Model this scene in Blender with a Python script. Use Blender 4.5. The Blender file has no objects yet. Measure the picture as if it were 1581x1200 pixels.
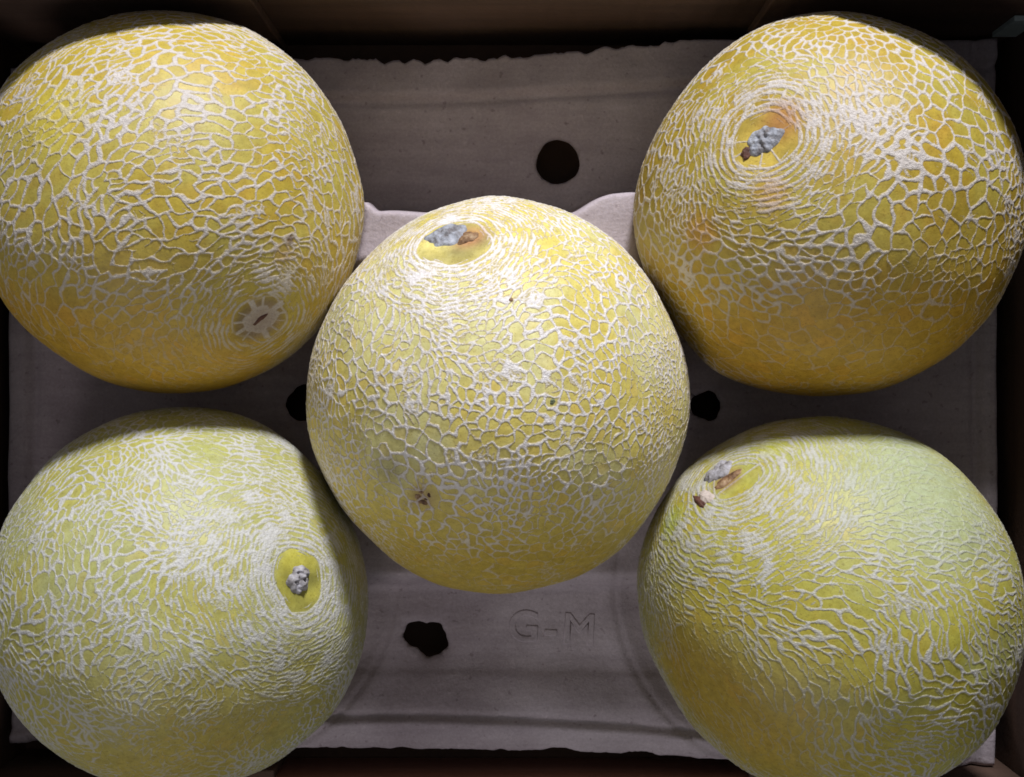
import bpy, bmesh, math
import numpy as np
from mathutils import Vector

scene = bpy.context.scene
COL = scene.collection
MM = 0.001

# ------------------------------------------------------------------ camera
cam_d = bpy.data.cameras.new("camera")
cam = bpy.data.objects.new("camera", cam_d)
COL.objects.link(cam)
cam.location = (0.0, 0.0, 0.620)
cam.rotation_euler = (0, 0, 0)
cam_d.sensor_width = 36.0
cam_d.lens = 36.0 * 2239.0 / 1581.0
cam_d.clip_start = 0.01
cam_d.clip_end = 20.0
scene.camera = cam

# ------------------------------------------------------------------ world / lamp / exposure
w = bpy.data.worlds.new("World")
scene.world = w
w.use_nodes = True
bg = w.node_tree.nodes["Background"]
bg.inputs[0].default_value = (0.90, 0.93, 1.0, 1)
bg.inputs[1].default_value = 0.21

ld = bpy.data.lights.new("key_lamp", 'AREA')  # low area lamp for the main light, not a ceiling fitting
ld.shape = 'DISK'
ld.size = 0.23
ld.energy = 37.5
ld.color = (0.94, 0.955, 1.0)
lamp = bpy.data.objects.new("key_lamp", ld)
COL.objects.link(lamp)
lamp.location = (0.215, 1.365, 0.885)
lamp.rotation_euler = (Vector((0, 0, 0.08)) - lamp.location).to_track_quat('-Z', 'Y').to_euler()

fd = bpy.data.lights.new("soft_fill_light", 'AREA')  # added fill lamp to brighten tray and undersides; no window there
fd.shape = 'DISK'
fd.size = 0.45
fd.energy = 4.0
fd.color = (1.0, 0.955, 0.97)
fill = bpy.data.objects.new("soft_fill_light", fd)
COL.objects.link(fill)
fill.location = (-0.45, -1.25, 1.15)
fill.rotation_euler = (Vector((0, -0.03, 0.05)) - fill.location).to_track_quat('-Z', 'Y').to_euler()

scene.view_settings.view_transform = 'Standard'
scene.view_settings.look = 'None'
scene.view_settings.exposure = 0.0
scene.view_settings.gamma = 1.0
scene.cycles.filter_width = 1.7
scene.cycles.max_bounces = 8
scene.cycles.diffuse_bounces = 5

# ------------------------------------------------------------------ helpers
def smooth(a, b, x):
    t = np.clip((x - a) / (b - a), 0, 1)
    return t * t * (3 - 2 * t)

def nrm(v):
    return v / np.linalg.norm(v, axis=-1, keepdims=True)

class Noise:
    """smooth random field made of a few dozen plane waves"""
    def __init__(self, seed, wavelength, k=28):
        r = np.random.RandomState(seed)
        d = nrm(r.normal(size=(k, 3)))
        self.w = d * (2 * np.pi / wavelength) * r.uniform(0.6, 1.5, (k, 1))
        self.p = r.uniform(0, 2 * np.pi, k)
        self.s = math.sqrt(2.0 / k)
    def __call__(self, P):
        return (np.cos(P @ self.w.T + self.p)).sum(1) * self.s

def geodesic(n):
    """icosphere of frequency n: unit vertices and triangles"""
    t = (1 + 5 ** 0.5) / 2
    V = nrm(np.array([[-1, t, 0], [1, t, 0], [-1, -t, 0], [1, -t, 0], [0, -1, t], [0, 1, t],
                      [0, -1, -t], [0, 1, -t], [t, 0, -1], [t, 0, 1], [-t, 0, -1], [-t, 0, 1]], float))
    Fc = np.array([[0, 11, 5], [0, 5, 1], [0, 1, 7], [0, 7, 10], [0, 10, 11], [1, 5, 9], [5, 11, 4], [11, 10, 2],
                   [10, 7, 6], [7, 1, 8], [3, 9, 4], [3, 4, 2], [3, 2, 6], [3, 6, 8], [3, 8, 9], [4, 9, 5],
                   [2, 4, 11], [6, 2, 10], [8, 6, 7], [9, 8, 1]])
    ij = [(i, j) for i in range(n + 1) for j in range(n + 1 - i)]
    idx = -np.ones((n + 1, n + 1), int)
    for q, (i, j) in enumerate(ij):
        idx[i, j] = q
    ij = np.array(ij)
    I, J = ij[:, 0], ij[:, 1]
    m = I + J < n
    t1 = np.c_[idx[I[m], J[m]], idx[I[m] + 1, J[m]], idx[I[m], J[m] + 1]]
    m2 = I + J < n - 1
    t2 = np.c_[idx[I[m2] + 1, J[m2]], idx[I[m2] + 1, J[m2] + 1], idx[I[m2], J[m2] + 1]]
    tri = np.r_[t1, t2]
    P, T = [], []
    for f in range(20):
        a, b, c = V[Fc[f]]
        u = I[:, None] / n; v = J[:, None] / n
        T.append(tri + len(ij) * f)
        P.append(a * (1 - u - v) + b * u + c * v)
    P = nrm(np.concatenate(P)); T = np.concatenate(T)
    key = np.round(P * 1e5).astype(np.int64) + 200000
    key = (key[:, 0] * 500000 + key[:, 1]) * 500000 + key[:, 2]
    _, first, inv = np.unique(key, return_index=True, return_inverse=True)
    P = P[first]; T = inv.reshape(-1)[T]
    e = np.cross(P[T[:, 1]] - P[T[:, 0]], P[T[:, 2]] - P[T[:, 0]])
    flip = (e * P[T[:, 0]]).sum(1) < 0
    T[flip] = T[flip][:, ::-1]
    return P, T

def make_mesh(name, V, F, attrs=None, shade=True):
    """V in millimetres, F = (n,k) array of faces"""
    me = bpy.data.meshes.new(name)
    V = np.asarray(V, dtype=np.float32) * MM
    F = np.asarray(F, dtype=np.int32)
    k = F.shape[1]
    me.vertices.add(len(V)); me.vertices.foreach_set("co", V.ravel())
    me.loops.add(F.size); me.loops.foreach_set("vertex_index", F.ravel())
    me.polygons.add(len(F))
    me.polygons.foreach_set("loop_start", np.arange(0, F.size, k, dtype=np.int32))
    me.update(calc_edges=True)
    me.polygons.foreach_set("use_smooth", np.full(len(F), shade))
    for an, av in (attrs or {}).items():
        a = me.attributes.new(an, 'FLOAT_COLOR', 'POINT')
        c = np.ones((len(V), 4), np.float32); c[:, :3] = av
        a.data.foreach_set("color", c.ravel())
    me.validate()
    return me

def link(name, me, mat, parent=None, loc=None):
    o = bpy.data.objects.new(name, me)
    COL.objects.link(o)
    if mat is not None:
        me.materials.append(mat)
    if parent is not None:
        o.parent = parent
    if loc is not None:
        o.location = [q * MM for q in loc]
    return o

def empty(name, loc, label, cat, group=None):
    o = bpy.data.objects.new(name, None)
    COL.objects.link(o)
    o.location = [q * MM for q in loc]
    o.empty_display_size = 0.02
    o['label'] = label; o['category'] = cat
    if group:
        o['group'] = group
    return o

# ------------------------------------------------------------------ materials
def new_mat(name):
    m = bpy.data.materials.new(name); m.use_nodes = True
    nt = m.node_tree
    return m, nt, nt.nodes["Principled BSDF"]

def node(nt, t, **kw):
    n = nt.nodes.new(t)
    for k, v in kw.items():
        setattr(n, k, v)
    return n

def noise_node(nt, scale, detail=4, rough=0.6, coord='Object', stretch=None):
    tc = node(nt, 'ShaderNodeTexCoord')
    src = tc.outputs[coord]
    if stretch:
        mp = node(nt, 'ShaderNodeMapping'); mp.inputs['Scale'].default_value = stretch
        nt.links.new(src, mp.inputs['Vector']); src = mp.outputs[0]
    n = node(nt, 'ShaderNodeTexNoise')
    n.inputs['Scale'].default_value = scale
    n.inputs['Detail'].default_value = detail
    n.inputs['Roughness'].default_value = rough
    nt.links.new(src, n.inputs['Vector'])
    return n

def ramp(nt, src, stops):
    r = node(nt, 'ShaderNodeValToRGB')
    cr = r.color_ramp
    while len(cr.elements) < len(stops):
        cr.elements.new(0.5)
    for e, (p, c) in zip(cr.elements, stops):
        e.position = p; e.color = (*c, 1)
    nt.links.new(src, r.inputs[0])
    return r

def mul(nt, a, b, fac=1.0, mode='MULTIPLY'):
    m = node(nt, 'ShaderNodeMix', data_type='RGBA', blend_type=mode)
    m.inputs[0].default_value = fac
    nt.links.new(a, m.inputs[6]); nt.links.new(b, m.inputs[7])
    return m.outputs[2]

def bump(nt, bsdf, src, strength, dist):
    b = node(nt, 'ShaderNodeBump')
    b.inputs['Strength'].default_value = strength
    b.inputs['Distance'].default_value = dist
    nt.links.new(src, b.inputs['Height'])
    nt.links.new(b.outputs[0], bsdf.inputs['Normal'])

def mat_rind():
    m, nt, b = new_mat("melon_rind")
    a = node(nt, 'ShaderNodeAttribute', attribute_name='tint')
    n = noise_node(nt, 420, 5)
    r = ramp(nt, n.outputs[0], [(0.30, (0.82, 0.80, 0.74)), (0.72, (1.12, 1.12, 1.2))])
    sp = noise_node(nt, 1500, 2, 0.5)
    rs = ramp(nt, sp.outputs[0], [(0.30, (0.66, 0.58, 0.50)), (0.40, (1.0, 1.0, 1.0))])
    sc = noise_node(nt, 150, 6, 0.75)
    rc = ramp(nt, sc.outputs[0], [(0.40, (1.0, 1.0, 1.0)), (0.62, (1.0, 1.03, 1.25))])
    col = mul(nt, mul(nt, mul(nt, a.outputs['Color'], r.outputs[0]), rs.outputs[0], 0.8), rc.outputs[0])
    nt.links.new(col, b.inputs['Base Color'])
    b.inputs['Roughness'].default_value = 0.52
    b.inputs['Specular IOR Level'].default_value = 0.55
    n2 = noise_node(nt, 900, 3)
    bump(nt, b, n2.outputs[0], 0.25, 0.0004)
    return m

def mat_net():
    m, nt, b = new_mat("melon_netting")
    a = node(nt, 'ShaderNodeAttribute', attribute_name='tint')
    n = noise_node(nt, 900, 5, 0.7)
    r = ramp(nt, n.outputs[0], [(0.28, (0.78, 0.75, 0.72)), (0.70, (1.10, 1.10, 1.12))])
    nt.links.new(mul(nt, a.outputs['Color'], r.outputs[0]), b.inputs['Base Color'])
    b.inputs['Roughness'].default_value = 0.58
    b.inputs['Specular IOR Level'].default_value = 0.5
    n2 = noise_node(nt, 1600, 3)
    bump(nt, b, n2.outputs[0], 0.8, 0.0005)
    return m

def mat_scar(name, stops, scale=260):
    m, nt, b = new_mat(name)
    n = noise_node(nt, scale, 5, 0.65)
    r = ramp(nt, n.outputs[0], stops)
    nt.links.new(r.outputs[0], b.inputs['Base Color'])
    b.inputs['Roughness'].default_value = 0.7
    n2 = noise_node(nt, 700, 4)
    bump(nt, b, n2.outputs[0], 0.7, 0.0008)
    return m

def mat_pulp():
    m, nt, b = new_mat("moulded_pulp")
    n = noise_node(nt, 26, 6, 0.6)
    r = ramp(nt, n.outputs[0], [(0.30, (0.400, 0.340, 0.362)), (0.72, (0.505, 0.438, 0.465))])
    n3 = noise_node(nt, 900, 4, 0.7)
    r3 = ramp(nt, n3.outputs[0], [(0.30, (0.86, 0.85, 0.84)), (0.70, (1.10, 1.10, 1.10))])
    n4 = noise_node(nt, 60, 4, 0.6, stretch=(0.35, 3.0, 1.0))
    r4 = ramp(nt, n4.outputs[0], [(0.35, (0.90, 0.89, 0.90)), (0.65, (1.06, 1.06, 1.06))])
    n5 = noise_node(nt, 340, 2, 0.5)
    r5 = ramp(nt, n5.outputs[0], [(0.27, (0.72, 0.69, 0.69)), (0.34, (1, 1, 1)), (0.66, (1, 1, 1)), (0.74, (1.14, 1.14, 1.14))])
    n6 = noise_node(nt, 9, 5, 0.6)
    r6 = ramp(nt, n6.outputs[0], [(0.36, (0.80, 0.77, 0.78)), (0.60, (1.05, 1.05, 1.05))])
    c = mul(nt, mul(nt, mul(nt, mul(nt, r.outputs[0], r3.outputs[0]), r4.outputs[0]), r5.outputs[0]), r6.outputs[0])
    nt.links.new(c, b.inputs['Base Color'])
    b.inputs['Roughness'].default_value = 0.8
    b.inputs['Specular IOR Level'].default_value = 0.3
    n2 = noise_node(nt, 420, 6, 0.7)
    bump(nt, b, n2.outputs[0], 0.45, 0.0010)
    return m

def mat_card(name, c0, c1):
    m, nt, b = new_mat(name)
    n = noise_node(nt, 30, 6, 0.65, stretch=(0.4, 0.4, 3.0))
    r = ramp(nt, n.outputs[0], [(0.3, c0), (0.7, c1)])
    nt.links.new(r.outputs[0], b.inputs['Base Color'])
    b.inputs['Roughness'].default_value = 0.85
    tc = node(nt, 'ShaderNodeTexCoord')
    wv = node(nt, 'ShaderNodeTexWave'); wv.wave_type = 'BANDS'; wv.bands_direction = 'X'
    wv.inputs['Scale'].default_value = 38; wv.inputs['Distortion'].default_value = 0.6
    nt.links.new(tc.outputs['Object'], wv.inputs['Vector'])
    n2 = noise_node(nt, 300, 5)
    bump(nt, b, mul(nt, n2.outputs[0], wv.outputs[0], 0.5, 'ADD'), 0.4, 0.0008)
    return m

M_RIND = mat_rind()
M_NET = mat_net()
M_PULP = mat_pulp()
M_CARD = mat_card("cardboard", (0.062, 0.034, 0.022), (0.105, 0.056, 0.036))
M_CARD_LIT = mat_card("lit_reddish_cardboard", (0.36, 0.15, 0.11), (0.46, 0.20, 0.15))  # same board, reddened and lightened to paint in light on the near panel
M_TAPE = mat_card("pale_tape", (0.34, 0.42, 0.42), (0.48, 0.56, 0.56))
GREY = [(0.30, (0.06, 0.05, 0.05)), (0.44, (0.22, 0.20, 0.20)), (0.56, (0.34, 0.32, 0.34)), (0.72, (0.50, 0.48, 0.52))]
M_SCAR = mat_scar("grey_cork_scar", GREY)
M_SCAR_BLUE = mat_scar("bluish_cork_scar", [(0.32, (0.07, 0.05, 0.045)), (0.43, (0.20, 0.19, 0.20)), (0.56, (0.33, 0.34, 0.38)), (0.74, (0.50, 0.50, 0.54))])  # blue tint of reflected sky painted into the grey cork
M_SCAR_BROWN = mat_scar("brown_cracked_scar", [(0.36, (0.10, 0.045, 0.018)), (0.5, (0.24, 0.13, 0.06)), (0.66, (0.42, 0.30, 0.18))])
M_SCAR_TAN = mat_scar("tan_cork", [(0.3, (0.42, 0.34, 0.29)), (0.7, (0.56, 0.47, 0.42))])
M_SCAR_GREEN = mat_scar("greenish_spot", [(0.3, (0.09, 0.11, 0.06)), (0.7, (0.20, 0.23, 0.12))])
M_SLIT = mat_scar("dark_brown_slit", [(0.3, (0.05, 0.018, 0.012)), (0.7, (0.14, 0.05, 0.03))])

# ------------------------------------------------------------------ cardboard box
def box_mesh(name, x0, x1, y0, y1, z0, z1, bev=0.6):
    bm = bmesh.new()
    bmesh.ops.create_cube(bm, size=1)
    for v in bm.verts:
        v.co = Vector(((x0 + x1) / 2 + v.co.x * (x1 - x0), (y0 + y1) / 2 + v.co.y * (y1 - y0),
                       (z0 + z1) / 2 + v.co.z * (z1 - z0))) * MM
    bmesh.ops.bevel(bm, geom=bm.edges[:], offset=bev * MM, segments=2, affect='EDGES', profile=0.5)
    me = bpy.data.meshes.new(name); bm.to_mesh(me); bm.free()
    return me

BX0, BX1, BY0, BY1, BH, TH = -208.0, 202.0, -158.0, 147.0, 146.0, 5.0
box = empty("cardboard_box", (0, 0, 0), "brown open cardboard box holding the grey tray and all five melons", "box")

def board(name, prof, y0, y1):
    """upright sheet between y0 and y1 with the outline prof = [(x, z), ...]"""
    bm = bmesh.new()
    f = bm.faces.new([bm.verts.new((x * MM, y0 * MM, z * MM)) for x, z in prof])
    r = bmesh.ops.extrude_face_region(bm, geom=[f])
    for v in r['geom']:
        if isinstance(v, bmesh.types.BMVert):
            v.co.y = y1 * MM
    bmesh.ops.recalc_face_normals(bm, faces=bm.faces[:])
    bmesh.ops.bevel(bm, geom=bm.edges[:], offset=0.6 * MM, segments=2, affect='EDGES', profile=0.5)
    me = bpy.data.meshes.new(name); bm.to_mesh(me); bm.free()
    return link(name, me, M_CARD, box)

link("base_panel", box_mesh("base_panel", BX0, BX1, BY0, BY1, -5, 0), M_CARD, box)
link("side_panel", box_mesh("side_panel", BX0 - TH, BX0, BY0 - TH, BY1 + TH, -5, 104), M_CARD, box)  # unseen top edge lowered to let light into the left gap
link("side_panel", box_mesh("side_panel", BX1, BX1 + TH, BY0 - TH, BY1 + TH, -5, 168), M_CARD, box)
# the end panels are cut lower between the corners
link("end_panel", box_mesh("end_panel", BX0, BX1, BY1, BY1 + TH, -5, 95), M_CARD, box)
link("end_panel", box_mesh("end_panel", BX0, BX1, BY0 - TH, BY0, -5, 34), M_CARD_LIT, box)  # unseen height kept low so the fill reaches the tray rim
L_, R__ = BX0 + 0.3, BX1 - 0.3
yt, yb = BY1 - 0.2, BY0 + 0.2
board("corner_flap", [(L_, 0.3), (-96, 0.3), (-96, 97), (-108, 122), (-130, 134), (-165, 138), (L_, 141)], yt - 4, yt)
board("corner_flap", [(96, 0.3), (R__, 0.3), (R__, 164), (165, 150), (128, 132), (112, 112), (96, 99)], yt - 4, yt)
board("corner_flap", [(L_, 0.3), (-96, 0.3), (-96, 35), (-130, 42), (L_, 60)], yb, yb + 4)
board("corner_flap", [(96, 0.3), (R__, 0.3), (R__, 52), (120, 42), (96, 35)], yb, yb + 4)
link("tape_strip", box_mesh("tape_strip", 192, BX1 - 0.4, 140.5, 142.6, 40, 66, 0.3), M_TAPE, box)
bpy_floor = link("floor", make_mesh("floor", [(-2500, -2500, -6), (2500, -2500, -6), (2500, 2500, -6), (-2500, 2500, -6)], [(0, 1, 2, 3)]),
                 mat_card("dull_floor", (0.10, 0.095, 0.09), (0.16, 0.15, 0.145)))
bpy_floor['kind'] = "structure"

# ------------------------------------------------------------------ melon data
MEL = {
    'TL': dict(c=(-126.49, 68.42, 78.0), R=70.3, el=0.00, axis=(0.558, -0.636, 0.533)),
    'TR': dict(c=(117.31, 67.22, 78.0), R=70.7, el=0.00, axis=(-0.481, 0.224, 0.847)),
    'C':  dict(c=(-5.41, -2.78, 86.5), R=70.7, el=0.05, axis=(-0.195, 0.715, 0.671)),
    'BL': dict(c=(-122.9, -78.2, 78.0), R=69.9, el=0.00, axis=(0.722, 0.185, 0.666)),
    'BR': dict(c=(118.22, -80.81, 78.0), R=70.5, el=0.05, axis=(-0.545, 0.670, 0.503)),
}
for d in MEL.values():
    d['c'] = np.array(d['c']); d['axis'] = nrm(np.array(d['axis']))

# ------------------------------------------------------------------ moulded pulp tray
def smin(a, b, k):
    h = np.clip(0.5 + 0.5 * (b - a) / k, 0, 1)
    return b * (1 - h) + a * h - k * h * (1 - h)

def tray_height(x, y):
    P = np.c_[x.ravel(), y.ravel(), np.zeros(x.size)]
    n1 = Noise(5, 60)(P).reshape(x.shape); n2 = Noise(6, 22)(P).reshape(x.shape)
    z = np.full(x.shape, 33.0)
    # sunken panel between the two upper melons, raised pads beside the middle cup
    edge = 67.5 + 4.5 * smooth(-52, -57, x) + 8.0 * smooth(22, 40, x) + 0.5 * n2
    top = 21 + 8 * smooth(92, 122, y) + 2.5 * smooth(-60, 60, x)
    z = z + 24 * smooth(34, 52, y) * (1 - smooth(70, 88, np.abs(x + 6)))
    t = smooth(0, 6, y - edge)
    z = z * (1 - t) + top * t
    crease = 121.5 - 3.5 * np.cos((x + 20) / 75.0)+ 0.028 * x
    z -= 1.5 * np.exp(-((y - crease) / 1.6) ** 2)
    z += 2.0 * smooth(0, 4, y - crease) * (y > 60)
    # lower panel
    t = smooth(-74, -84, y)
    low = 20 + 9 * smooth(-108, -134, y)
    z = z * (1 - t) + low * t
    crease2 = -133.5 - 0.030 * (x + 20) - 0.00030 * (x + 20) ** 2
    z -= 0.7 * np.exp(-((y - crease2) / 1.3) ** 2)
    z += (2.5 * smooth(0, -3, y - crease2) + 0.34 * np.minimum(y - crease2 + 3, 0)) * (y < -60)
    # faint step line across the lower panel
    z += 0.7 * smooth(-1.5, 1.5, -(y + 117 + 0.01 * x)) * (y < -100)
    # side flanges
    z += 2.2 * smooth(188, 192, x) + 2.0 * smooth(-194, -198, x)
    z -= 1.4 * np.exp(-((x - 187) / 1.2) ** 2) + 1.2 * np.exp(-((x + 193) / 1.2) ** 2)
    z += 0.5 * n1 + 0.22 * n2
    # cups
    for k, m in MEL.items():
        c = m['c']; Rc = m['R'] + (2.0 if k != 'C' else 1.0)
        d = np.hypot(x - c[0], y - c[1])
        cup = np.where(d < Rc, c[2] + 0.5 - np.sqrt(np.maximum(Rc ** 2 - d ** 2, 0)), 200.0)
        cup = np.minimum(cup, c[2] + 30 * np.maximum(d / Rc - 1, 0) + 0.0 * d)
        cup = np.where(d >= Rc, 200.0, cup)
        z = smin(z, cup, 5.0)
        z += 2.6 * np.exp(-((d - Rc - 5) / 7.0) ** 2) * smooth(-66, -80, y) * (k != 'C')
        if k in ('BR', 'TR', 'BL', 'TL'):
            z -= 0.9 * np.exp(-((d - Rc - 3.5) / 1.0) ** 2) * (y < -60)
    return np.maximum(z, 3.6)

HOLES = [dict(c=(18.9, 93.2), r=8.9, ell=1.0, rot=0.0, lob=0.02, seed=1),
         dict(c=(-84.0, -6.2), r=7.4, ell=1.0, rot=0.0, lob=0.05, seed=2),
         dict(c=(78.6, -7.0), r=6.1, ell=0.95, rot=1.2, lob=0.07, seed=3),
         dict(c=(-35.2, -103.2), r=7.2, ell=1.32, rot=-0.40, lob=0.09, seed=4)]

def hole_radius(h, ang):
    a = ang - h['rot']
    rr = h['r'] / np.sqrt((np.cos(a) / h['ell']) ** 2 + (np.sin(a) * h['ell'] ** 0.3) ** 2)
    s = h['seed']
    return rr * (1 + h['lob'] * np.cos(3 * ang + s) + 0.6 * h['lob'] * np.cos(5 * ang + 2 * s) + 0.3 * h['lob'] * np.cos(11 * ang + s))

def build_tray():
    nx, ny = 341, 257
    u = np.linspace(-203.0, 195.5, nx)
    v = np.linspace(0, 1, ny)
    r = np.random.RandomState(9)
    jag = np.convolve(r.normal(size=nx + 4), np.ones(3) / 3, 'same')[2:-2]
    jag = np.where(np.abs(jag) > 0.35, jag, 0.35 * jag)
    notch = np.zeros(nx)
    for xc, wd, dp in ((-52, 3, 1.4), (-44, 2, 1.6), (-35, 2, 1.6), (-26, 2, 1.3), (-12, 2, 1.2), (6, 3, 1.0), (30, 2, .8), (60, 2, .9)):
        notch -= dp * np.exp(-((u - xc) / wd) ** 2)
    ytop = 134.5 + 0.030 * u + 0.00050 * (u + 20) ** 2 * (u > -20) + 0.7 * jag + notch + 1.5 * smooth(-20, -90, u)
    ytop = np.minimum(ytop, 141.0)
    step = 1.6 * np.exp(-((u - 20) / 6) ** 2) + 1.2 * np.exp(-((u - 53) / 5) ** 2)
    ybot = -147.0 - 0.020 * (u + 20) - 0.00016 * np.maximum(u, 0) ** 2 + 0.35 * jag[::-1] + step
    ybot = np.maximum(ybot, -153.0)
    X = np.repeat(u[:, None], ny, 1)
    Y = ybot[:, None] + (ytop - ybot)[:, None] * v[None, :]
    inside = np.zeros(X.shape, bool)
    X0, Y0 = X.copy(), Y.copy()
    for h in HOLES:
        dx, dy = X0 - h['c'][0], Y0 - h['c'][1]
        d = np.hypot(dx, dy); a = np.arctan2(dy, dx); hr = hole_radius(h, a)
        ins = d < hr
        inside |= ins
        near = ins & (d > hr - 2.4)
        X = np.where(near, h['c'][0] + np.cos(a) * hr, X); Y = np.where(near, h['c'][1] + np.sin(a) * hr, Y)
    Z = tray_height(X, Y)
    for h in HOLES:   # a slightly turned-down lip round each hole
        d = np.hypot(X - h['c'][0], Y - h['c'][1]); a = np.arctan2(Y - h['c'][1], X - h['c'][0])
        Z -= 1.3 * np.exp(-np.maximum(d - hole_radius(h, a), 0) / 1.3) * (d < 30)
    I = np.arange(nx * ny).reshape(nx, ny)
    q = np.stack([I[:-1, :-1], I[1:, :-1], I[1:, 1:], I[:-1, 1:]], -1).reshape(-1, 4)
    ins = inside.ravel()
    keep = ~ins[q].all(1)
    # interior verts left on kept faces are the ones snapped to the outline
    q = q[keep]
    V = np.stack([X, Y, Z], -1).reshape(-1, 3)
    used = np.unique(q); rm = -np.ones(len(V), int); rm[used] = np.arange(len(used))
    me = make_mesh("pulp_tray", V[used], rm[q])
    o = link("fruit_tray", me, M_PULP)
    s = o.modifiers.new("thickness", 'SOLIDIFY'); s.thickness = 0.0022; s.offset = -1
    return o

tray = build_tray()
tray['label'] = "mauve grey moulded pulp tray with round holes cupping the melons"
tray['category'] = "tray"

# raised size mark moulded into the lower panel of the tray
def tray_mark():
    cu = bpy.data.curves.new("mark", 'FONT')
    cu.body = "G-M"; cu.size = 0.0178; cu.extrude = 0.0001; cu.bevel_depth = 0.00045; cu.bevel_resolution = 2
    cu.align_x = 'CENTER'; cu.align_y = 'CENTER'; cu.space_character = 1.2
    t = bpy.data.objects.new("mark", cu); COL.objects.link(t)
    bpy.context.view_layer.update()
    me = bpy.data.meshes.new_from_object(t.evaluated_get(bpy.context.evaluated_depsgraph_get()))
    bpy.data.objects.remove(t)
    co = np.empty(len(me.vertices) * 3, np.float32); me.vertices.foreach_get("co", co); co = co.reshape(-1, 3)
    a = math.radians(-3)
    x = 16.5 + (co[:, 0] * math.cos(a) - co[:, 1] * math.sin(a)) * 1000
    y = -99.5 + (co[:, 0] * math.sin(a) + co[:, 1] * math.cos(a)) * 1000
    z = tray_height(x[:, None], y[:, None])[:, 0] + co[:, 2] * 1000
    me.vertices.foreach_set("co", (np.c_[x, y, z] * MM).astype(np.float32).ravel())
    me.name = "size_mark"; me.materials.clear()
    link("size_mark", me, M_PULP, tray)
tray_mark()

# ------------------------------------------------------------------ netting field
FINE = geodesic(195)
COARSE = geodesic(66)
SAMPLE = geodesic(66)

def fib(n):
    i = np.arange(n) + .5; ph = np.pi * (1 + 5 ** .5) * i; z = 1 - 2 * i / n; r = np.sqrt(1 - z * z)
    return np.c_[r * np.cos(ph), r * np.sin(ph), z]

def frame(axis):
    e1 = np.array([1.0, 0, 0]); e1 = nrm(e1 - axis * (e1 @ axis)); e2 = np.cross(axis, e1)
    return e1, e2

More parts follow.
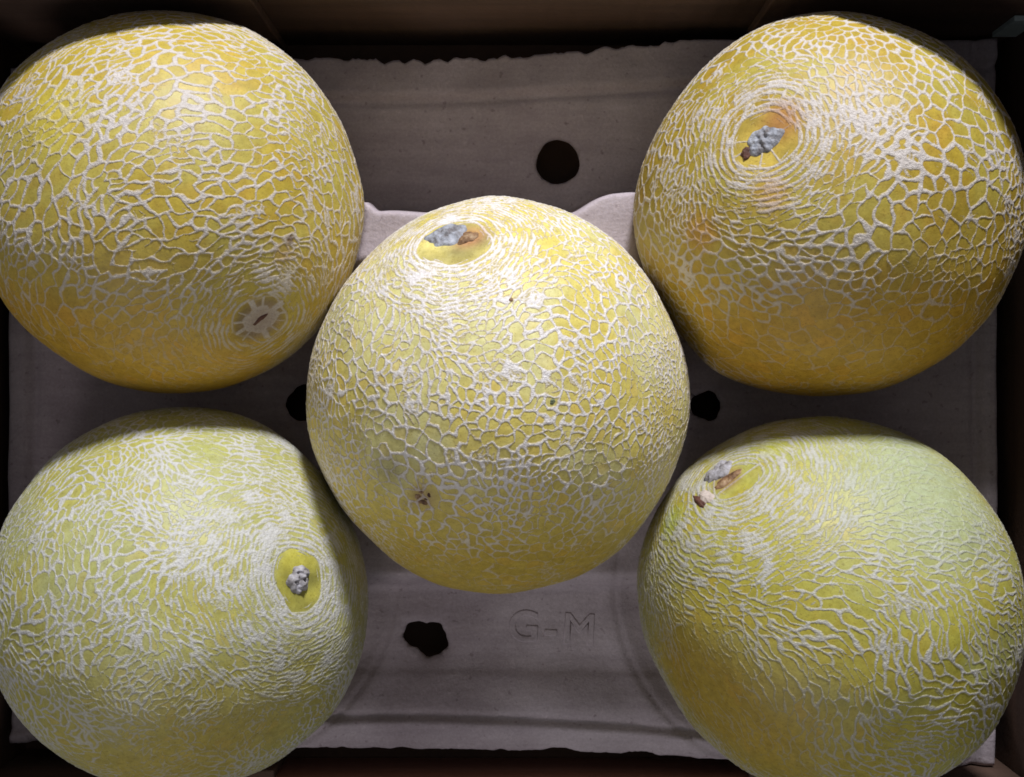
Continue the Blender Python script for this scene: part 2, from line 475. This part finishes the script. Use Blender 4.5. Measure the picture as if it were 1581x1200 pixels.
class Cells:
    """irregular cells on a sphere, stretched by a local metric"""
    def __init__(self, R, axis, area, ratio, psi, seed, relax=2):
        self.R, self.axis = R, axis
        self.area, self.ratio, self.psi = area, ratio, psi
        rs = np.random.RandomState(seed)
        S = SAMPLE[0]
        A = area(S)
        dA = 4 * np.pi * R * R / len(S)
        N = int((dA / A).sum())
        pr = (1 / A) / (1 / A).sum()
        i = rs.choice(len(S), N, replace=False, p=pr)
        D = nrm(S[i] + rs.normal(size=(N, 3)) * 0.006)
        for _ in range(relax):
            self.set(D)
            a = self.near(S * R, 2)[0][:, 0]
            acc = np.zeros((N, 3)); np.add.at(acc, a, S / 1.0)
            n = np.linalg.norm(acc, axis=1)
            D = np.where(n[:, None] > 0, nrm(acc + 1e-9), D)
        self.set(D)
    def set(self, D):
        self.S = D * self.R
        A, q, ps = self.area(D), self.ratio(D), self.psi(D)
        et = D @ self.axis
        er = nrm(self.axis[None] - D * et[:, None] + 1e-7)     # towards the pole
        ep = np.cross(D, er)                                   # around the pole
        t = ep * np.cos(ps)[:, None] + er * np.sin(ps)[:, None]
        n = np.cross(D, t)
        L = np.sqrt(A * q); s = np.sqrt(A / q)
        self.M = (t[:, :, None] * t[:, None, :] / (L ** 2)[:, None, None] + n[:, :, None] * n[:, None, :] / (s ** 2)[:, None, None]
                  + D[:, :, None] * D[:, None, :] / (A)[:, None, None])
        self.maxL = L.max()
    def near(self, P, K):
        nb = max(12, len(P) // 900)
        B = fib(nb)
        Pd = nrm(P)
        own = np.empty(len(P), int)
        for s in range(0, len(P), 40000):
            own[s:s + 40000] = (Pd[s:s + 40000].astype(np.float32) @ B.T.astype(np.float32)).argmax(1)
        order = np.argsort(own, kind='stable'); bounds = np.searchsorted(own[order], np.arange(nb + 1))
        oi = np.zeros((len(P), K), int); oq = np.zeros((len(P), K))
        for b in range(nb):
            ix = order[bounds[b]:bounds[b + 1]]
            if len(ix) == 0:
                continue
            p = P[ix]; c = p.mean(0); rb = np.linalg.norm(p - c, axis=1).max()
            cand = np.where(np.linalg.norm(self.S - c, axis=1) < rb + 2.2 * self.maxL + 2)[0]
            l = p - c
            F = np.c_[l[:, 0] ** 2, l[:, 1] ** 2, l[:, 2] ** 2, 2 * l[:, 0] * l[:, 1], 2 * l[:, 0] * l[:, 2], 2 * l[:, 1] * l[:, 2], l, np.ones(len(l))]
            M = self.M[cand]; u = self.S[cand] - c
            Mu = np.einsum('nij,nj->ni', M, u)
            C = np.c_[M[:, 0, 0], M[:, 1, 1], M[:, 2, 2], M[:, 0, 1], M[:, 0, 2], M[:, 1, 2], -2 * Mu, (u * Mu).sum(1)]
            q = F @ C.T
            k = min(K, len(cand))
            pt = np.argpartition(q, k - 1, axis=1)[:, :k]
            qq = np.take_along_axis(q, pt, 1)
            o = np.argsort(qq, axis=1)
            pt = np.take_along_axis(pt, o, 1); qq = np.take_along_axis(qq, o, 1)
            oi[ix, :k] = cand[pt]; oq[ix, :k] = qq
        return oi, oq
    def lines(self, P, width, K=5, vanish=0.048, vary=0.45, fil=5.5):
        """signed ridge value in mm: > 0 inside a line, plus the owning cell"""
        oi, oq = self.near(P, K)
        g = 2 * np.einsum('vkij,vkj->vki', self.M[oi], P[:, None, :] - self.S[oi])
        n = nrm(P)
        acc = np.zeros(len(P))
        for j in range(1, K):
            dg = g[:, j] - g[:, 0]
            dg -= n * (dg * n).sum(1)[:, None]
            d = (oq[:, j] - oq[:, 0]) / (np.linalg.norm(dg, axis=1) + 1e-6)
            lo = np.minimum(oi[:, 0], oi[:, j]); hi = np.maximum(oi[:, 0], oi[:, j])
            h = np.modf(np.abs(np.sin(lo * 12.9898 + hi * 78.233) * 43758.5453))[0]
            wj = width * (1 - vary * 0.5 + vary * h)
            wj = np.where(h < vanish, wj - 0.9, wj)
            acc += np.exp(np.clip(fil * (wj - d), -30, 30))
        return np.log(acc + 1e-12) / fil, oi[:, 0]

# ------------------------------------------------------------------ melons
def pix_dir(m, px, py):
    """direction from a melon's centre to the point seen at (px, py)"""
    o = np.array([0, 0, 620.0]); d = nrm(np.array([(px - 790.5) / 2239.0, (600 - py) / 2239.0, -1.0]))
    oc = o - m['c']; b = oc @ d; disc = b * b - (oc @ oc - m['R'] ** 2)
    t = -b - math.sqrt(max(disc, 0))
    return nrm(o + d * t - m['c'])

def base_radius(m, D):
    R = m['R']; c = D @ m['axis']
    r = R * (1 + m['el'] * (1.5 * c * c - 0.5))
    r = r + 0.75 * m['lump'](D * R) + 0.16 * m['lump2'](D * R)
    th = np.arccos(np.clip(c, -1, 1)) * R
    r = r - m['dip'] * np.exp(-(th / m['dip_w']) ** 2)
    return r

def surface_normal(m, D):
    """numerical normals of the base surface"""
    t = nrm(np.cross(D, np.where(np.abs(D[:, 2:3]) < 0.9, np.array([[0, 0, 1.0]]), np.array([[1.0, 0, 0]]))))
    b = np.cross(D, t); e = 2e-3
    def S(Q):
        Q = nrm(Q); return Q * base_radius(m, Q)[:, None]
    return nrm(np.cross(S(D + e * t) - S(D - e * t), S(D + e * b) - S(D - e * b)))

def lerp(a, b, t):
    return a * (1 - t[:, None]) + b * t[:, None]

def build_melon(key, label, spec):
    m = MEL[key]; m.update(spec)
    R, axis = m['R'], m['axis']
    seed = m['seed']
    m['lump'] = Noise(seed + 1, 90); m['lump2'] = Noise(seed + 2, 30)
    e1, e2 = frame(axis)
    root = empty("netted_melon", m['c'] - np.array([0, 0, R]), label, "melon", "netted melons packed in the tray")
    off = (0, 0, R)
    n_area, n_psi, n_w, n_col, n_col2, n_col3 = Noise(seed + 3, 45), Noise(seed + 4, 50), Noise(seed + 5, 26), Noise(seed + 6, 55), Noise(seed + 7, 9), Noise(seed + 8, 24)
    wx, wy, wz = Noise(seed + 10, 8), Noise(seed + 11, 8), Noise(seed + 12, 8)
    vx, vy, vz = Noise(seed + 13, 2.6), Noise(seed + 14, 2.6), Noise(seed + 15, 2.6)
    n_r1, n_r2, n_r3 = Noise(seed + 16, 26), Noise(seed + 17, 9), Noise(seed + 18, 5)
    theta = lambda D: np.degrees(np.arccos(np.clip(D @ axis, -1, 1)))
    near = lambda D: 1 - smooth(m['ring'][0], m['ring'][1], theta(D))
    blob_dirs = [(pix_dir(m, px, py), rad, val) for px, py, rad, val in m.get('blobs', [])]
    def blobs(D):
        v = np.zeros(len(D))
        for d, rad, val in blob_dirs:
            v += val * np.exp(-((np.arccos(np.clip(D @ d, -1, 1)) * R) / rad) ** 2)
        return v
    fine_dirs = [(pix_dir(m, px, py), rad, val) for px, py, rad, val in m.get('areas', [])]
    def area(D):
        a = m['area'] * np.exp(0.30 * n_area(D * R))
        k = near(D)
        a = a * (1 - k) + m['ring_area'] * k
        for d, rad, val in fine_dirs:
            g = np.exp(-((np.arccos(np.clip(D @ d, -1, 1)) * R) / rad) ** 2)
            a = a * (1 - g + val * g)
        return a
    def ratio(D):
        k = near(D)
        return m['ratio'] * (1 - k) + m['ring_ratio'] * k
    def psi(D):
        k = near(D)
        return (math.radians(m['psi']) + m['psi_var'] * n_psi(D * R)) * (1 - k) + 0.10 * n_psi(D * R) * k
    cells = Cells(R, axis, area, ratio, psi, seed + 20, relax=m.get('relax', 2))
    sub = Cells(R, axis, lambda D: 0.33 * area(D), lambda D: 0.7 * ratio(D) + 0.3, lambda D: psi(D) + 0.4, seed + 21, relax=1)
    fade_dirs = [(pix_dir(m, px, py), rad, val) for px, py, rad, val in m.get('fades', [])]

    def polar(D):
        th = np.radians(theta(D)) * R
        return th, np.arctan2(D @ e2, D @ e1)

    def field(D):
        """ridge value s (mm, > 0 on the net) and the cell id"""
        P = D * R
        P = P + 0.50 * np.c_[wx(P), wy(P), wz(P)] + 0.09 * np.c_[vx(P), vy(P), vz(P)]
        P = nrm(P) * R
        wv = m['width'] * (1 + 0.20 * n_w(P) + 0.14 * n_r3(P)) * np.clip((area(D) / m['area']) ** 0.5, 0.5, 1.05) + 0.6 * blobs(D)
        fade = np.zeros(len(D))
        for d, rad, val in fade_dirs:
            fade += val * np.exp(-((np.arccos(np.clip(D @ d, -1, 1)) * R) / rad) ** 2)
        wv = wv - 0.21 * fade
        s, cid = cells.lines(P, wv, vanish=m['vanish'], vary=m['vary'])
        s2, _ = sub.lines(P, wv * 0.50, K=4, vanish=0.180, vary=0.59, fil=7.0)
        s2 = s2 - m['sub_cut'] * (0.60 + 0.35 * n_w(P * 1.7 + 40)) 
        s = np.maximum(s, s2 * 0.75)
        th = np.radians(theta(D)) * R
        k = 1 - smooth(m['rings'][0], m['rings'][1], th)
        sp = m['rings'][2]
        u = th / sp + 0.50 * n_r1(P) + 0.16 * n_r2(P)
        d = np.abs(u - np.floor(u) - 0.5) * sp
        s = s - m.get('ring_cut', 0.10) * k
        s = np.maximum(s, m['rings'][3] * (1 + 0.60 * n_r2(P + 31) + 0.3 * n_r3(P + 7)) - 0.9 * (1 - k) - d)
        th, ph = polar(D)
        s = m['pole'](th, ph, s)
        return s, cid, np.clip(fade, 0, 1)

    def rind_colour(D, cid=None):
        P = D * R
        a = smooth(-0.9, 1.1, n_col(P) + 0.5 * n_col3(P))
        c = lerp(np.array(m['rind_a']), np.array(m['rind_b']), a)
        g = smooth(0.3, 1.6, n_col2(P) + 0.4 * n_col3(P + 9))
        c = lerp(c, np.array(m['rind_c']), 0.28 * g)
        gold_shade = np.zeros(len(D))
        for d, rad, val in fade_dirs:      # warm shade of the underside painted golden, where the net thins
            gold_shade += val * np.exp(-((np.arccos(np.clip(D @ d, -1, 1)) * R) / (rad * 1.15)) ** 2)
        c = lerp(c, np.array(m['rind_g']), 0.9 * np.clip(gold_shade, 0, 1))
        if cid is not None:
            h = np.modf(np.abs(np.sin(cid * 91.17 + 3.1) * 5371.3))[0]
            c = c * (0.92 + 0.16 * h)[:, None]
            c = lerp(c, c * np.array([1.0, 0.93, 0.9]), smooth(0.80, 0.95, h))
        th, ph = polar(D)
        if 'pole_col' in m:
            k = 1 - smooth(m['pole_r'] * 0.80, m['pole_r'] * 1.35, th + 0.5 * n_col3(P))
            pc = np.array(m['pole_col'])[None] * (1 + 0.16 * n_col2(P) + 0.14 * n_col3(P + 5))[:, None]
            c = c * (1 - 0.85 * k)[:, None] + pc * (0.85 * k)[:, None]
        for px, py, rad, col, st in m.get('stains_and_shade', []):
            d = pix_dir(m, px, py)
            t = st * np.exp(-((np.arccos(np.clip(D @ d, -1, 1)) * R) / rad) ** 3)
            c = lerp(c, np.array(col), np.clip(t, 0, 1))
        return c

    # rind
    V, T = COARSE
    _, cid, _ = field(V)
    r = base_radius(m, V)
    rind = link("rind", make_mesh("rind", V * r[:, None], T, {'tint': rind_colour(V, cid)}), M_RIND, root, off)

    # netting: the cork ridges as relief, only where they stand proud of the rind
    V, T = FINE
    ok = V[:, 2] > -0.50
    ids = np.where(ok)[0]; rm = -np.ones(len(V), int); rm[ids] = np.arange(len(ids))
    T = rm[T]; T = T[(T >= 0).all(1)]; V = V[ids]
    s, cid, fade = field(V)
    H = m['height']
    ws = 0.40
    t = np.clip(s / ws, 0, 1)
    mic = Noise(seed + 30, 1.5)(V * R); mic2 = Noise(seed + 31, 4.0)(V * R)
    h = np.where(s > 0, H * (1 - (1 - t) ** 2) * (1 + 0.12 * mic2) + 0.055 * mic * t, np.maximum(0.9 * s, -0.25))
    h = h * (1 - 0.65 * fade * (h > 0)) 
    keep = (h[T] > 0).any(1)
    T = T[keep]
    used = np.unique(T); rm = -np.ones(len(V), int); rm[used] = np.arange(len(used))
    V, h, t, s, cid, fade = V[used], h[used], t[used], s[used], cid[used], fade[used]
    T = rm[T]
    N = surface_normal(m, V)
    P = V * base_radius(m, V)[:, None] + N * (h + 0.02)[:, None]
    rc = rind_colour(V)
    cork = lerp(np.array(m['net_lo']), np.array(m['net_hi']), smooth(0.05, 0.70, t * (1 + 0.12 * mic2[used])))
    k = np.clip(0.40 * (1 - t) + 0.95 * fade, 0, 1)
    c = lerp(cork, 0.30 * cork + 0.70 * rc, k)
    for px, py, rad, col, st in m.get('stains_and_shade', []):
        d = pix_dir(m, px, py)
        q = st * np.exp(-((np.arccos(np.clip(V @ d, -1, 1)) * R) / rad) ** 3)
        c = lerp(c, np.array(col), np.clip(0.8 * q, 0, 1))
    link("netting", make_mesh("netting", P, T, {'tint': c}), M_NET, root, off)

    # scars: crumpled cork lumps seated on the skin
    for i, sc in enumerate(m['scars']):
        d = pix_dir(m, *sc['at']) if 'at' in sc else axis
        f1, f2 = frame(d)
        a = math.radians(sc.get('rot', 0))
        g1 = f1 * math.cos(a) + f2 * math.sin(a); g2 = np.cross(d, g1)
        nr, na = 18, 56
        rr = np.linspace(0, 1, nr + 1)[1:]
        an = np.linspace(0, 2 * np.pi, na, endpoint=False)
        rs = np.random.RandomState(seed + 50 + i)
        ph = rs.uniform(0, 6.28, 8)
        out = 1 + 0.10 * np.cos(2 * an + ph[0]) + 0.08 * np.cos(3 * an + ph[1]) + 0.07 * np.cos(5 * an + ph[2]) + 0.05 * np.cos(9 * an + ph[3])
        U = rr[:, None] * out[None] * np.cos(an)[None] * sc['size'][0]
        W = rr[:, None] * out[None] * np.sin(an)[None] * sc['size'][1]
        U = np.r_[0, U.ravel()]; W = np.r_[0, W.ravel()]; q = np.r_[0, np.repeat(rr, na)]
        D = nrm(d[None] * R + U[:, None] * g1 + W[:, None] * g2)
        nz = Noise(seed + 60 + i, sc.get('crumple', 3.0)); nz2 = Noise(seed + 70 + i, 1.3)
        hh = sc['h'] * (1 - q ** 3) * (1 + 0.20 * nz(D * R) + 0.07 * nz2(D * R)) - 0.25 * (q > 0.99)
        hh = hh - sc.get('pit', 0) * np.exp(-(q / 0.45) ** 2)
        Q = D * (base_radius(m, D) + hh + 0.08)[:, None]
        F = []
        for j in range(na):
            F.append((0, 1 + j, 1 + (j + 1) % na, 1 + (j + 1) % na))
        tri = np.array([f[:3] for f in F])
        quads = []
        for ri in range(nr - 1):
            for j in range(na):
                a0 = 1 + ri * na + j; a1 = 1 + ri * na + (j + 1) % na
                quads.append((a0, a0 + na, a1 + na)); quads.append((a0, a1 + na, a1))
        F = np.r_[tri, np.array(quads)]
        o = link(sc['name'], make_mesh(sc['name'], Q, F), sc['mat'], root, off)
        if 'label' in sc:
            o['label'] = sc['label']
    return root

# what each pole (stem or blossom end) looks like, in local polar mm / radians
def wob(ph, s, a=0.08):
    return 1 + a * np.cos(2 * ph + s) + 0.6 * a * np.cos(3 * ph + 2 * s) + 0.4 * a * np.cos(5 * ph + s)

def pole_disc(r, cracks=(), seed=0, rim=0.55, rings=()):
    """bare round patch with a raised rim; radial cracks cross the patch"""
    def f(th, ph, s):
        rr = r * wob(ph, seed)
        inn = -1.0 + 0 * s
        for a, w in cracks:
            d = np.abs(np.angle(np.exp(1j * (ph - a)))) * th
            inn = np.maximum(inn, w - d)
        wv = th + 0.35 * np.cos(3 * ph + seed) + 0.25 * np.cos(7 * ph + 2 * seed)
        inn = np.maximum(inn, 0.30 - 0.13 * (rr - th) - np.abs(wv - np.floor(wv / 1.5) * 1.5 - 0.75) + 0.18 * np.cos(5 * ph + th + seed))
        k = smooth(-1.2, 0.5, th - rr + 0.35 * np.cos(9 * ph + seed) + 0.25 * np.cos(17 * ph))
        s = inn * (1 - k) + s * k
        s = np.maximum(s, rim - np.abs(th - rr))
        for q, wq in rings:
            s = np.maximum(s, wq * (1 + 0.5 * np.cos(ph * 3 + q)) - np.abs(th - rr - q - 0.3 * np.cos(4 * ph + q)))
        return s
    return f

def pole_button(r0, r1, n):
    """corky button ringed by small dark gaps between radial spokes"""
    def f(th, ph, s):
        rr = r0 * wob(ph, 0.7, 0.06)
        btn = rr * (1 + 0.07 * np.cos(4 * ph + 1) + 0.05 * np.cos(7 * ph)) - th
        sp = np.abs(np.angle(np.exp(1j * n * (ph + 0.16 * np.sin(2 * ph + 1) + 0.10 * np.sin(3 * ph + 2) + 0.06 * np.sin(5 * ph))))) / n * th
        spoke = 0.75 + 0.35 * np.sin(4 * ph + 1) - sp
        ring = 0.5 - np.abs(th - r1 * wob(ph, 1.9, 0.12))
        k = smooth(-0.4, 0.4, th - r1)
        s = (-1.2) * (1 - k) + s * k
        return np.maximum(np.maximum(s, btn), np.maximum(np.where(th < r1, spoke, -1), ring * (0.6 + 0.4 * np.sin(3 * ph + 0.5))))
    return f

NET_HI, NET_LO = (0.575, 0.520, 0.475), (0.46, 0.36, 0.18)
R_ = math.radians

build_melon('TL', "golden yellow netted melon showing a tan blossom end button at its lower right, upper left", dict(
    seed=100, rings=(20, 34, 2.3, .42), rind_g=(0.493, 0.288, 0.023), dip=0.8, dip_w=9, ring=(12, 42), area=23, ring_area=9, ratio=1.75, ring_ratio=2.6, psi=8, psi_var=0.35, relax=1,
    width=0.53, vanish=0.060, vary=0.62, sub_cut=1.19, height=0.19,
    areas=[(90, 400, 60, 1.15), (520, 250, 26, 0.6)],
    blobs=[(290, 130, 4, .5), (300, 165, 4, .6), (270, 90, 4, .4), (190, 180, 8, .55), (160, 215, 7, .4), (40, 370, 8, .3), (100, 120, 6, .5), (240, 110, 5, .3)],
    fades=[(180, 570, 34, 1.0), (60, 520, 26, .9), (320, 590, 30, .9)],
    rind_a=(0.465, 0.344, 0.037), rind_b=(0.465, 0.381, 0.065), rind_c=(0.428, 0.251, 0.023),
    net_hi=NET_HI, net_lo=NET_LO,
    pole_col=(0.19, 0.125, 0.04), pole_r=8.5, stains_and_shade=[(405, 495, 7, (.33, .25, .19), .9), (448, 370, 1.8, (.12, .06, .03), 1.0), (437, 392, 4, (.34, .2, .05), .6), (80, 180, 14, (.62, .50, .04), .5)],  # button tan and dark gaps deepened, their shade painted in
    pole=pole_button(6.2, 10.0, 11),
    scars=[dict(name="blossom_scar", size=(3.4, 1.1), rot=22, h=0.5, mat=M_SLIT)]))

build_melon('TR', "orange yellow netted melon with grey blue scar in a cracked yellow disc, upper right", dict(
    seed=200, rings=(20, 36, 2.1, .42), rind_g=(0.494, 0.285, 0.024), dip=1.4, dip_w=11, ring=(16, 48), area=27, ring_area=8.5, ratio=1.25, ring_ratio=2.5, psi=40, psi_var=1.0,
    width=0.59, vanish=0.036, vary=0.54, sub_cut=1.36, height=0.20,
    areas=[(1010, 330, 30, 0.55), (1130, 400, 30, .8)],
    blobs=[(1345, 190, 8, .7), (1385, 225, 9, .8), (1410, 250, 7, .9), (1470, 260, 6, .5), (1520, 280, 5, .5), (1310, 170, 6, .5), (1190, 80, 7, .4), (1340, 390, 4, .4)],
    fades=[(1300, 590, 38, 1.0), (1180, 570, 28, .9), (1440, 540, 32, .9)],
    rind_a=(0.408, 0.285, 0.024), rind_b=(0.427, 0.342, 0.048), rind_c=(0.399, 0.209, 0.019),
    net_hi=NET_HI, net_lo=NET_LO,
    stains_and_shade=[(1205, 185, 7, (.42, .17, .04), .8), (1190, 300, 6, (.5, .24, .03), .5), (1080, 360, 7, (.52, .22, .02), .5)],
    pole=pole_disc(11.3, [(R_(200), .35), (R_(172), .32), (R_(258), .4), (R_(300), .4), (R_(20), .3)], 0.4, rings=((2.2, .5), (4.3, .45), (6.5, .4), (8.8, .35))),
    pole_r=11, pole_col=(0.47, 0.33, 0.045),
    scars=[dict(name="stem_scar", size=(6.4, 5.0), rot=35, h=1.3, mat=M_SCAR_BLUE, pit=0.3),
           dict(name="scar_rim", at=(1150, 235), size=(2.6, 1.8), rot=60, h=0.8, mat=M_SLIT, label="dark torn edge below the scar")]))

build_melon('C', "pale lemon netted melon in the middle of the box, stem scar near its far edge", dict(
    seed=300, rings=(22, 46, 1.8, .40), rind_g=(0.52,0.36,0.035), dip=1.6, dip_w=12, ring=(14, 50), area=16, ring_area=8.0, ratio=1.25, ring_ratio=2.6, psi=60, psi_var=1.1,
    width=0.50, vanish=0.042, vary=0.54, sub_cut=0.94, height=0.18,
    areas=[(800, 470, 14, 1.3), (1020, 560, 30, .55), (560, 480, 26, .8), (860, 560, 16, 1.2)],
    blobs=[(640, 450, 12, .25), (720, 560, 4, .4), (820, 600, 5, .35), (850, 640, 4, .4), (1000, 480, 14, .15), (780, 690, 5, .25)],
    fades=[(760, 900, 34, 1.0), (640, 880, 26, .6), (920, 860, 24, .6)],
    rind_a=(0.68, 0.56, 0.12), rind_b=(0.68, 0.62, 0.23), rind_c=(0.60, 0.45, 0.06),
    net_hi=(0.78, 0.735, 0.71), net_lo=NET_LO,
    stains_and_shade=[(650, 772, 5, (.34, .21, .10), .65), (725, 372, 6, (.45, .20, .08), .9), (600, 725, 6, (.30, .26, .10), .5)],
    pole=pole_disc(12.5, [(R_(100), .25)], 1.3, rings=((2.0, .45), (4.0, .4), (6.4, .35))),
    pole_r=12, pole_col=(0.52, 0.44, 0.13),
    scars=[dict(name="stem_scar", at=(692, 368), size=(7.6, 5.4), rot=15, h=1.3, mat=M_SCAR_BLUE),
           dict(name="scar_rim", at=(722, 372), size=(3.6, 3.4), rot=20, h=0.9, mat=M_SCAR_BROWN, label="brown dried edge of the scar")]
           + [dict(name="blemish", at=(px, py), size=(a, b), rot=r, h=0.30, mat=mm, crumple=1.6) for px, py, a, b, r, mm in (
               (648, 763, 0.9, 0.6, 10, M_SCAR_BROWN), (642, 770, 1.5, 0.8, 55, M_SCAR_BROWN), (660, 768, 0.6, 0.9, 20, M_SLIT), (650, 779, 1.9, 1.0, 5, M_SCAR_BROWN), (655, 774, 0.7, 0.5, 5, M_SCAR_BROWN),
               (788, 470, 0.8, 0.7, 0, M_SCAR_BROWN), (852, 620, 1.0, 0.8, 30, M_SCAR_GREEN))]))

build_melon('BL', "pale greenish melon with fine faint netting and grey stem knob facing right, lower left", dict(
    seed=400, rings=(26, 76, 1.7, .38), ring_cut=0.15, rind_g=(0.450, 0.333, 0.045), dip=1.5, dip_w=10, ring=(16, 70), area=10.5, ring_area=7.5, ratio=1.9, ring_ratio=2.9, psi=70, psi_var=1.2,
    width=0.46, vanish=0.048, vary=0.68, sub_cut=0.77, height=0.13,
    areas=[(100, 850, 40, 1.2)],
    blobs=[(380, 720, 12, .2), (440, 740, 8, .3), (200, 700, 14, .2), (300, 800, 16, .15), (420, 980, 8, .25), (170, 850, 6, .3), (215, 990, 6, .3), (100, 960, 10, .2), (350, 1040, 8, .2)],
    fades=[(230, 1190, 34, .8), (400, 1120, 22, .5), (560, 880, 10, .5)],
    rind_a=(0.423, 0.387, 0.090), rind_b=(0.414, 0.405, 0.135), rind_c=(0.423, 0.414, 0.054),
    net_hi=(0.55, 0.54, 0.51), net_lo=(0.396, 0.378, 0.198),
    stains_and_shade=[(310, 690, 9, (.40, .42, .10), .3)],
    pole=pole_disc(11.0, [], 2.2, rings=((2.0, .55), (4.0, .5), (6.0, .45), (8.2, .4))),
    pole_r=10.5, pole_col=(0.40, 0.355, 0.045),
    scars=[dict(name="stem_scar", size=(5.0, 4.6), rot=30, h=2.2, mat=M_SCAR, crumple=2.4)]))

build_melon('BR', "greenish yellow melon with long net lines and a brown cracked stem end, lower right", dict(
    seed=500, rings=(34, 62, 1.9, .42), rind_g=(0.430, 0.284, 0.026), dip=1.2, dip_w=10, ring=(20, 62), area=23, ring_area=8.5, ratio=3.1, ring_ratio=2.9, psi=84, psi_var=0.30, relax=1,
    width=0.46, vanish=0.042, vary=0.68, sub_cut=0.85, height=0.19,
    areas=[(1430, 760, 46, 0.6), (1020, 900, 20, .6), (1250, 760, 30, .7)],
    blobs=[(1290, 930, 5, .35), (1330, 980, 5, .3), (1160, 850, 5, .4), (1340, 850, 5, .3), (1420, 740, 16, .12), (1270, 820, 12, .15)],
    fades=[(1180, 1150, 34, .9), (1060, 1040, 22, .8), (1500, 720, 24, .35)],
    rind_a=(0.404, 0.361, 0.043), rind_b=(0.396, 0.387, 0.086), rind_c=(0.413, 0.292, 0.026),
    net_hi=(0.49, 0.475, 0.435), net_lo=(0.378, 0.344, 0.172),
    stains_and_shade=[(1130, 748, 5, (.28, .13, .05), .8), (1430, 740, 34, (.40, .45, .25), .8), (1050, 812, 6, (.36, .42, .05), .6), (1195, 700, 5, (.40, .40, .02), .8)],
    pole=pole_disc(8.5, [(R_(20), .5), (R_(200), .5)], 0.2, rim=0.4, rings=((2.0, .45), (4.1, .45), (6.2, .4), (8.4, .4), (10.6, .35))),
    scars=[dict(name="stem_scar", at=(1118, 738), size=(6.0, 3.6), rot=25, h=1.8, mat=M_SCAR),
           dict(name="stem_crack", at=(1130, 748), size=(6.0, 2.0), rot=15, h=0.6, mat=M_SCAR_BROWN),
           dict(name="stem_crack", at=(1100, 776), size=(2.2, 4.2), rot=25, h=0.7, mat=M_SCAR_TAN, label="short corky crack below the stem scar"),
           dict(name="stem_crack", at=(1091, 783), size=(1.3, 4.6), rot=28, h=0.7, mat=M_SLIT, label="thin dark crack below the stem scar")]))
